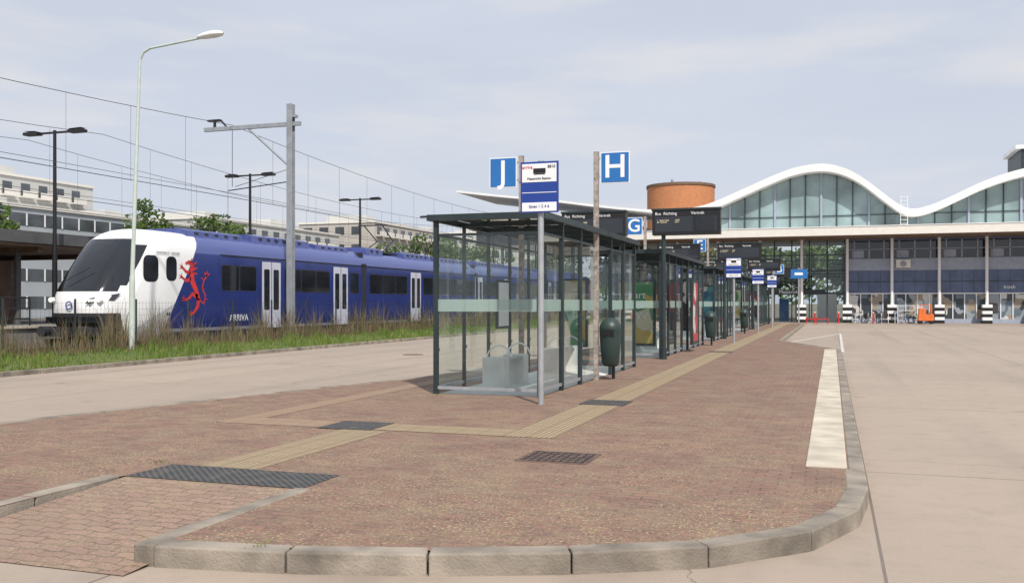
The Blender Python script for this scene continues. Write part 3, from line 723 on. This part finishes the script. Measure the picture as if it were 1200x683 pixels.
while x<29:
    w=.08 if i%3==0 else .035
    b.box(x-w,x+w,83.06,83.19,7.95,zw(x)-thick(x),M_DARK if i%3 else M_SLATE); x+=1.25; i+=1
b.box(-9.5,29,83.1,83.18,8.9,8.95,M_DARK); b.box(-12.5,29,83.05,83.19,7.66,7.94,M_WHITE)
b.build(parent=root)
b=B('platform_hall_roof'); b.box(-33,-17,84,110,8.6,8.9,M_GREY); b.box(-33,-17,86,110,7.2,8.6,M_WINB)
for x in (-31,-25,-19): b.cyl((x,88,0),(x,88,8.6),.15,.15,M_GREY)
b.build(parent=root)
b=B('roof_ladder')
for x in (5.15,5.65): b.cyl((x,80.2,7.65),(x,80.2,10.1),.03,.03,M_WHITE,6)
for i in range(8): b.cyl((5.15,80.2,7.9+i*.3),(5.65,80.2,7.9+i*.3),.02,.02,M_WHITE,6)
b.build(parent=root)
b=B('air_conditioner'); b.box(4.95,6.05,YF-.45,YF-.06,4.5,5.15,M_FASC); b.cyl((5.5,YF-.455,4.82),(5.5,YF-.46,4.82),.25,.25,M_GREY); b.build(parent=root)
b=B('roof_plant_room'); b.box(14.6,22,86,92,12,14.2,M_DARK); b.box(14.2,22,85.8,92,14.2,14.5,M_WHITE); b.build(parent=root)
text('lettering','Maastricht',.4,(-3.4,YF-.36,2.55),M_SIGNW,root); text('lettering','kiosk',.4,(13.3,YF-.06,2.9),M_SIGNW,root)
b=B('hall_interior'); 
b.box(-15.5,1.0,YF+.3,YF+9.8,.001,.01,M_BENCH)
for x0,w,h,c in ((-12,2,2.4,M_ORANGE),(-8,1.5,2.2,M_SIGNW),(-4.4,.8,2,M_SIGNB),(-1.2,1.6,2.4,M_SIGNW)): b.box(x0,x0+w,YF+3,YF+3.6,.012,h,c)
b.build(parent=root)
b=B('brick_tower'); b.cyl((-17,112,0),(-17,112,15.2),3.95,3.95,M_ORBR,40); b.cyl((-17,112,15.2),(-17,112,15.5),4.05,4.05,M_BROWN,40); b.cyl((-18,112,15.5),(-18,112,16.3),.15,.15,M_GREY); b.box(-16,-14.5,111,112,15.5,15.8,M_GREY); b.build()

for x in (-2.4,1.2,4.63,8.16,11.6,15.1):
    b=B('striped_pillar_guard')
    for i in range(6): b.box(-.36,.36,-.36,.36,i*.25,i*.25+.249,M_BLACK if i%2==0 else M_SIGNW)
    b.build((x,YF-.6,0),bevel=.02)
def bicycle(x,y,m,rz=0):
    b=B('bicycle')
    for yy in (-.52,.52): b.torus((0,yy,.34),.32,.02,M_BLACK,'x',16,5)
    b.tube([(0,-.52,.34),(0,-.1,.3),(0,.38,.78),(0,.52,.34)],.018,m,6); b.tube([(0,-.1,.3),(0,-.25,.85),(0,.38,.78)],.018,m,6); b.tube([(0,-.25,.85),(0,-.52,.34)],.014,m,6)
    b.tube([(0,.38,.78),(0,.33,1.02)],.016,M_STEEL,6); b.tube([(-.27,.22,1.05),(0,.33,1.02),(.27,.22,1.05)],.014,M_BLACK,6); b.box(-.07,.07,-.38,-.13,.88,.94,M_BLACK)
    b.build((x,y,0),rotz=rz)
for i in range(10): bicycle(1.9+i*.38+random.uniform(-.08,.08)+(1.2 if i>5 else 0),81.2,random.choice([M_STEEL,M_SIGNW,M_BLACK,M_SIGNB]),random.uniform(-.15,.15)+R(70)*(i%3==0))
b=B('bicycle_rack')
for i in range(8): b.tube([(1.8+i*.5,81.4,0),(1.8+i*.5,81.4,.8),(1.8+i*.5,82.1,.8),(1.8+i*.5,82.1,0)],.025,M_SIGNW,6)
b.box(1.7,5.4,81.7,81.75,.3,.35,M_SIGNW); b.build()
b=B('orange_service_cart'); b.box(-.55,.55,-.5,.5,.25,.75,M_ORANGE); b.box(-.5,.0,-.45,.45,.75,1.2,M_ORANGE); b.box(.35,.42,-.45,.45,.75,1.45,M_ORANGE); b.box(-.4,.35,-.4,.4,1.42,1.48,M_ORANGE)
for x in (-.4,.4):
    for y in (-.4,.4): b.cyl((x,y-.06,.18),(x,y+.06,.18),.18,.18,M_BLACK,14)
for x in (-.45,.3): b.box(x,x+.05,-.42,-.38,.75,1.45,M_ORANGE)
b.build((6.9,79.5,0),bevel=.02)
b=B('shop_shelving_trolley')
for x in (-.6,0,.6):
    b.box(x-.02,x+.02,-.3,-.26,0,1.5,M_SIGNW)
for zz in (.2,.6,1,1.4): b.box(-.6,.6,-.3,.3,zz,zz+.04,M_SIGNW)
b.build((5.6,81.5,0)); 
b=B('utility_box'); b.box(-1.2,1.2,-.5,.5,.0,.9,M_GREY); b.box(-1.25,1.25,-.55,.55,.9,.96,M_STEEL); b.box(-.02,.02,-.51,-.5,.05,.85,M_BLACK); b.build((14.4,74,0),bevel=.01)
b=B('low_barrier'); 
for x in (-1.9,-1.1,-.3): b.cyl((x,77,0),(x,77,.5),.04,.04,M_RED,8)
b.box(-1.95,-.25,76.97,77.03,.35,.42,M_RED); b.build()
b=B('information_sign'); b.cyl((0,0,0),(0,0,4.3),.06,.06,M_STEEL); b.box(-.65,.65,-.08,-.05,3.5,4.2,M_SIGNB); b.box(-.3,.3,-.085,-.081,3.75,3.95,M_SIGNW); b.build((-2.4,75,0))
b=B('information_sign'); b.cyl((0,0,0),(0,0,2.2),.05,.05,M_STEEL); b.box(-.45,.45,-.08,-.05,.8,2.2,M_SIGNB); b.build((-6,76,0))
for x in (-1.3,.5,3.1):
    b=B('bollard'); b.cyl((0,0,0),(0,0,.85),.07,.07,M_RED,10); b.cyl((0,0,.85),(0,0,.9),.08,.05,M_SIGNW,10); b.build((x,79.5,0))
b=B('low_wall'); b.box(14.5,40,82,82.25,0,.9,M_KERB); b.build()

# ---------------------------------------------------------------- background buildings
def building(name,x0,x1,y0,y1,h,wall,floors,bay,band=False):
    root=empty(name); b=B('walls'); b.box(x0,x1,y0,y1,0,h,wall); b.box(x0-.2,x1+.2,y0-.2,y1+.2,h,h+.35,M_FASC); b.build(parent=root)
    b=B('windows'); fh=h/floors
    for f in range(floors):
        z0=f*fh+fh*.36; z1=f*fh+fh*.8
        if band: 
            b.box(x1,x1+.05,y0+.5,y1-.5,z0,z1,M_WINB); b.box(x0+.5,x1-.5,y0-.05,y0,z0,z1,M_WINB)
            y=y0+.5
            while y<y1-.6: b.box(x1+.05,x1+.1,y,y+.15,z0,z1,M_SIGNW); y+=bay
        else:
            y=y0+bay*.3
            while y+bay*.6<y1:
                b.box(x1,x1+.05,y,y+bay*.5,z0,z1,M_WINB)
                b.box(x1+.05,x1+.9,y-bay*.15,y+bay*.65,z0-.35,z0-.2,M_FASC); b.box(x1+.85,x1+.9,y-bay*.15,y+bay*.65,z0-.2,z0+.55,M_FASC); y+=bay
            x=x0+bay*.3
            while x+bay*.6<x1: b.box(x,x+bay*.55,y0-.05,y0,z0,z1,M_WINB); x+=bay
    b.build(parent=root)
    b=B('roof_plant')
    k=y0+5
    while k<y1-5: b.box(x0+3,x1-4,k,k+random.uniform(2,5),h+.35,h+random.uniform(1.2,2),M_BW); k+=random.uniform(10,18)
    b.build(parent=root)
M_BW=mat('pale_render',(.52,.52,.50),.8,var=.08,scale=.3); M_BG=mat('grey_cladding',(.38,.41,.44),.7,var=.1,scale=.3); M_BB=mat('buff_render',(.46,.43,.39),.85,var=.1,scale=.4)
building('office_building',-110,-80,45,104,11.6,M_BG,4,2.4,band=True)
building('white_plant_building',-128,-104,92,112,18.6,M_BW,5,3)
building('apartment_building',-100,-84,112,150,13.6,M_BW,4,3.2)
building('apartment_building',-96,-80,156,205,16.5,M_BB,5,3.4)
building('apartment_building',-92,-70,212,260,18.5,M_BW,5,3.4)
b=B('radio_mast'); b.cyl((0,0,0),(0,0,27),.3,.06,M_GREY,6)
for zz in (20,22.5,25): b.box(-.8,.8,-.05,.05,zz,zz+.08,M_GREY)
b.build((-105,88,0))

# ---------------------------------------------------------------- trees
M_LEAF=leafm('foliage',[(.055,.10,.018),(.10,.17,.03),(.15,.22,.045),(.04,.07,.02)]); M_BARK=mat('bark',(.1,.075,.055),.9,var=.4,scale=5)
def leaves(b,c,r,n,s):
    for _ in range(n):
        while True:
            v=Vector((random.uniform(-1,1),random.uniform(-1,1),random.uniform(-1,1)))
            if .1<v.length<1: break
        v=v*(v.length**-.35); p=Vector(c)+Vector((v.x*r,v.y*r,v.z*r*.8)); a=Vector((random.gauss(0,1),random.gauss(0,1),random.gauss(0,1))).normalized(); u=a.orthogonal().normalized(); w=a.cross(u)
        k=s*random.uniform(.5,1.3); b.face([p-u*k,p-w*k*.7,p+u*k,p+w*k*.7],M_LEAF)
def tree(x,y,h,w):
    root=empty('deciduous_tree',(x,y,0)); b=B('trunk'); b.cyl((0,0,0),(0,0,h*.45),.035*h,.02*h,M_BARK,10)
    ends=[]
    for i in range(9):
        a=i*2.4; z0=h*random.uniform(.3,.5); e=(math.cos(a)*w*random.uniform(.35,.8),math.sin(a)*w*random.uniform(.35,.8),h*random.uniform(.5,.9)); b.cyl((0,0,z0),e,.012*h,.004*h,M_BARK,6); ends.append(e)
    ends.append((0,0,h*.88)); b.cyl((0,0,h*.4),(0,0,h*.88),.018*h,.005*h,M_BARK,6); b.build(parent=root)
    b=B('crown')
    for e in ends:
        for _ in range(3): leaves(b,(e[0]+random.gauss(0,w*.15),e[1]+random.gauss(0,w*.15),e[2]+random.gauss(0,h*.05)),w*random.uniform(.2,.36),90,.24)
    b.build(parent=root)
for x,y,h,w in ((-73,89,12.8,4.2),(-71,97,12,4.5),(-74,66,11.2,3.5),(-60,140,12,5),(-56,150,11,5),(-66,134,10.5,5),(-48,165,12,6),(-22,104,7.5,4.5),(-14,103,7.5,5),(-8,105,7.6,5),(-3,103,7.4,4.5),(2,106,7.5,5),(-18,122,10,5)): tree(x,y,h,w)
b=B('distant_trees')
for i in range(170):
    x=-260+i*3.2+random.gauss(0,2); y=270+random.gauss(0,8)-abs(x+60)*.1; r=random.uniform(3,6); leaves(b,(x,y,random.uniform(3,9)),r,55,.9)
b.build()

# ---------------------------------------------------------------- light & sky
EL,AZ=R(48),R(145)
sd=Vector((math.sin(AZ)*math.cos(EL),math.cos(AZ)*math.cos(EL),math.sin(EL)))
l=bpy.data.lights.new('sun','SUN'); l.energy=4.2; l.angle=R(1.2); l.color=(1,.945,.87)
o=bpy.data.objects.new('sun',l); COL.objects.link(o); o.rotation_euler=sd.to_track_quat('Z','Y').to_euler()
w=bpy.data.worlds.new('World'); S.world=w; w.use_nodes=True; g=G(w); N=g.N; L=g.L
bg=N['Background']; bg.inputs[1].default_value=.1
sky=g.n('ShaderNodeTexSky',sky_type='NISHITA'); sky.sun_disc=False; sky.sun_elevation=EL; sky.sun_rotation=AZ; sky.dust_density=2.0; sky.air_density=1.0
mp=g.n('ShaderNodeMapping'); mp.inputs['Scale'].default_value=(1.2,1.2,5); L.new(g.tc.outputs['Generated'],mp.inputs[0])
n1=g.noise(mp.outputs[0],1.3,7,.55)
mp2=g.n('ShaderNodeMapping'); mp2.inputs['Scale'].default_value=(2.2,2.2,12); mp2.inputs['Location'].default_value=(3.1,.7,.2); L.new(g.tc.outputs['Generated'],mp2.inputs[0])
n2=g.noise(mp2.outputs[0],1.7,8,.5)
c=g.mix(g.rng(n1,.3,.7,.76,.94),sky.outputs[0],(6.7,7.15,8.2))
c=g.mix(g.rng(n2,.5,.7,0,.6),c,(8.0,7.85,7.8))
L.new(c,bg.inputs[0])

# ---------------------------------------------------------------- camera
cam=bpy.data.cameras.new('camera'); cam.lens=33; cam.sensor_width=36; cam.clip_end=4000; cam.shift_y=.0112
co=bpy.data.objects.new('camera',cam); COL.objects.link(co); co.location=(0,0,1.63); co.rotation_euler=(R(90),0,R(18.82)); S.camera=co
S.view_settings.view_transform='Standard'; S.view_settings.look='None'; S.view_settings.exposure=0
